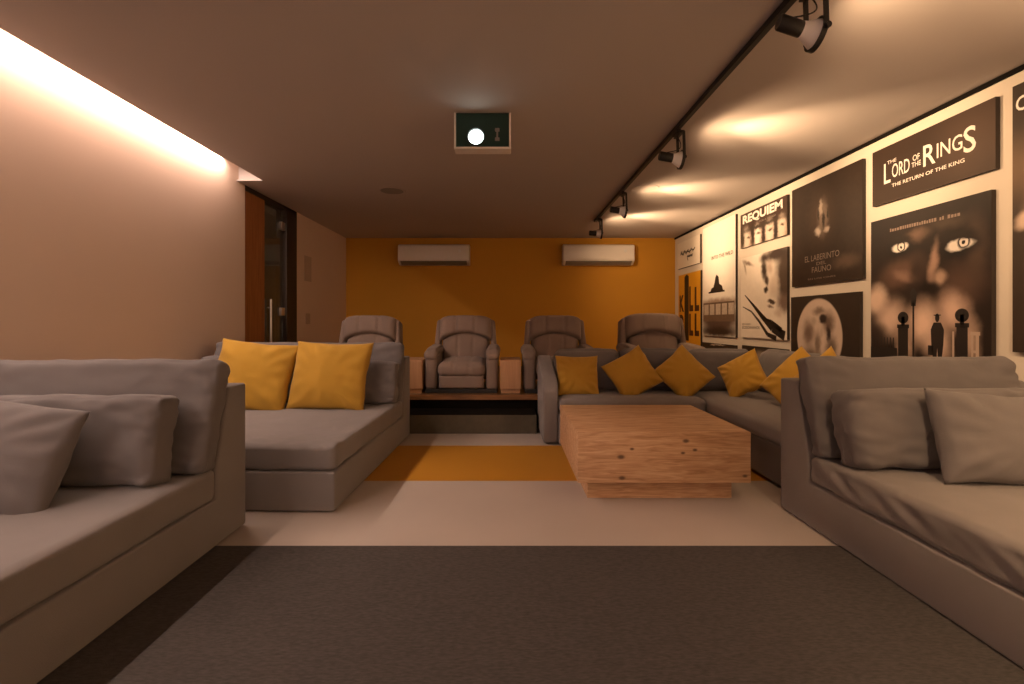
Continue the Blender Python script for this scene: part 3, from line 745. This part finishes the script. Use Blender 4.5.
# dark poster with pale disc
p = Poster('dark poster with a big mottled pale disc, below the dark title poster', 791, 859.5, zed(859.5, 291.5), .42, (.030, .021, .016),
           [(.45, .585, .345, .385, (.50, .40, .34), .05), (.30, .62, .11, .16, (.16, .11, .09), .8), (.60, .72, .10, .14, (.13, .09, .07), .8), (.46, .84, .12, .05, (.20, .15, .12), .8), (.32, .38, .14, .12, (.15, .11, .09), .8), (.44, .50, .06, .16, (.2, .15, .12), .8),
            (.64, .48, .10, .15, (.15, .11, .09), .8), (.52, .76, .07, .05, (.03, .02, .018), .6), (.60, .62, .04, .09, (.03, .02, .018), .6), (.50, .62, .03, .06, (.40, .32, .27), .6), (.38, .74, .05, .06, (.36, .29, .24), .8), (.46, .30, .16, .06, (.03, .02, .018), .8)], grain=.2)
# wide dark title panel
p = Poster('wide dark panel with a white title, top of the second column from the front', 872.5, 995.5, zed(995.5, 96.5), zed(995.5, 168.5), (.032, .019, .013), [(.9, .5, .35, .8, (.065, .038, .025), .95)], grain=.12, gscale=5)  # the soft spot paints lamp light on the right of the panel
p.text([('L', .155, .52, .065, .36, .006), ('ORD', .285, .52, .165, .24, .006), ('THE', .20, .70, .09, .06, .006), ('OF', .425, .60, .06, .10, .01), ('THE', .425, .49, .08, .08, .01),
        ('R', .535, .56, .10, .34, .010), ('ING', .69, .565, .19, .235, .006), ('S', .835, .55, .085, .38, .010), ('THE RETURN OF THE KING', .50, .27, .60, .06, .012)], PAPER)
E = (.80, .74, .68)
p = Poster('dark poster with two staring eyes above standing silhouettes, behind the right front sofa', 871, 991.5, zed(991.5, 189.5), zed(871, 360), (.018, .012, .010),
           [(.30, .60, .26, .12, (.12, .070, .052), .95, 14), (.80, .50, .20, .16, (.085, .050, .038), .95), (.45, .84, .12, .05, (.15, .095, .07), .95), (.90, .70, .09, .22, (.075, .048, .036), .95), (.70, .88, .2, .05, (.055, .038, .028), .95),
            (.33, .58, .13, .04, (.24, .150, .115), .9, -16), (.585, .64, .045, .16, (.36, .235, .18), .9, -10), (.640, .545, .06, .055, (.42, .29, .22), .8), (.45, .62, .08, .12, (.04, .025, .020), .9), (.555, .485, .11, .05, (.012, .008, .007), .8), (.40, .46, .10, .08, (.03, .02, .016), .9),
            (.06, .44, .13, .12, (.66, .50, .41), .7, -24), (.20, .30, .18, .16, (.60, .44, .36), .9, -20), (.50, .27, .16, .17, (.72, .52, .42), .9), (.74, .34, .14, .14, (.60, .42, .34), .9, 15), (.62, .14, .12, .16, (.58, .42, .34), .9), (.86, .18, .08, .16, (.42, .3, .24), .9), (.34, .12, .10, .16, (.40, .29, .23), .9), (.08, .16, .12, .14, (.05, .035, .028), .9),
            (.296, .785, .14, .085, (.010, .008, .008), .6), (.79, .73, .17, .09, (.010, .008, .008), .6),
            (.296, .782, .085, .034, E, .3), (.79, .728, .107, .040, E, .3), (.310, .786, .045, .040, (.012, .009, .008), .3), (.815, .735, .055, .046, (.012, .009, .008), .3),
            (.310, .786, .030, .029, E, .15), (.815, .735, .036, .034, E, .15), (.310, .786, .013, .013, (.012, .009, .008), .2), (.815, .735, .015, .014, (.012, .009, .008), .2), (.296, .835, .12, .032, (.02, .014, .012), .6), (.79, .785, .14, .036, (.02, .014, .012), .6),
            (.02, .1, .1, .25, (.03, .02, .018), .8), (.03, .95, .3, .2, (.012, .008, .008), .9)], grain=.25, gscale=10)
def person(u, v0, s): 
    return [[(u - .035 * s, v0), (u - .008 * s, v0), (u, v0 + .08 * s), (u + .008 * s, v0), (u + .035 * s, v0), (u + .05 * s, v0 + .10 * s), (u + .055 * s, v0 + .20 * s), (u + .03 * s, v0 + .245 * s), (u - .03 * s, v0 + .245 * s), (u - .055 * s, v0 + .20 * s), (u - .05 * s, v0 + .10 * s)],
            ell(u, v0 + .275 * s, .018 * s, .028 * s), rect(u - .03 * s, u + .03 * s, v0 + .29 * s, v0 + .296 * s)]
pol = person(.62, .04, .95) + [rect(.545, .585, .07, .13)] + [rect(.412, .428, 0, .40), [(.40, .38), (.44, .38), (.45, .47), (.42, .50), (.39, .47)]]
pol += [rect(.28, .372, .0, .24), rect(.27, .382, .235, .26), ell(.326, .305, .05, .04), rect(.31, .342, .25, .31)]
pol += [rect(.765, .845, .0, .25), rect(.755, .855, .245, .27), ell(.804, .315, .05, .04), rect(.79, .82, .26, .32), rect(.0, .27, .0, .10), rect(.855, 1.0, 0, .05)]
pol += [rect(.02 + .03 * k, .03 + .03 * k, .09, .17) for k in range(8)]
p.shapes(pol, INKM, 'silhouettes')
M_GATE = mat('poster_gate', (.42, .32, .26), .5)
p.shapes([rect(.735, .75, .0, .22)], M_GATE, 'gate_post'); p.shapes([rect(.865, .93, .20, .22), rect(.900, .922, .02, .20), rect(.870, .884, .02, .20), rect(.884, .900, .10, .115)], M_GATE, 'gate')
M_FAINT = mat('poster_faint_letters', (.22, .16, .13), .5)
b = bmesh.new()
rr = random.Random(4); u = .16; bars = []
while u < .78:
    wd = rr.uniform(.012, .022)
    if rr.random() > .16: bars.append(rect(u, u + wd, .897, .897 + rr.choice((.018, .022))))
    u += wd + .006
p.shapes(bars, M_FAINT, 'small_print')
# nearest poster, cut by the right edge of the photograph
p = Poster('tall dark poster at the right edge of the wall, nearest the viewer', 1012.5, 1165, zed(1012.5, 87), zed(1012.5, 352), (.035, .024, .018),
           [(.02, .69, .30, .14, (.12, .075, .045), .95), (.35, .50, .25, .12, (.30, .21, .16), .85, 20), (.12, .49, .12, .035, (.45, .34, .27), .6, 40), (.5, .25, .35, .2, (.12, .08, .06), .95)], grain=.25, gscale=8)  # first spot paints the lamp glow on the print, the rest is artwork
p.text([('C', .075, .925, .09, .055, .015), ('I', .16, .925, .018, .055, .015)], PAPER)
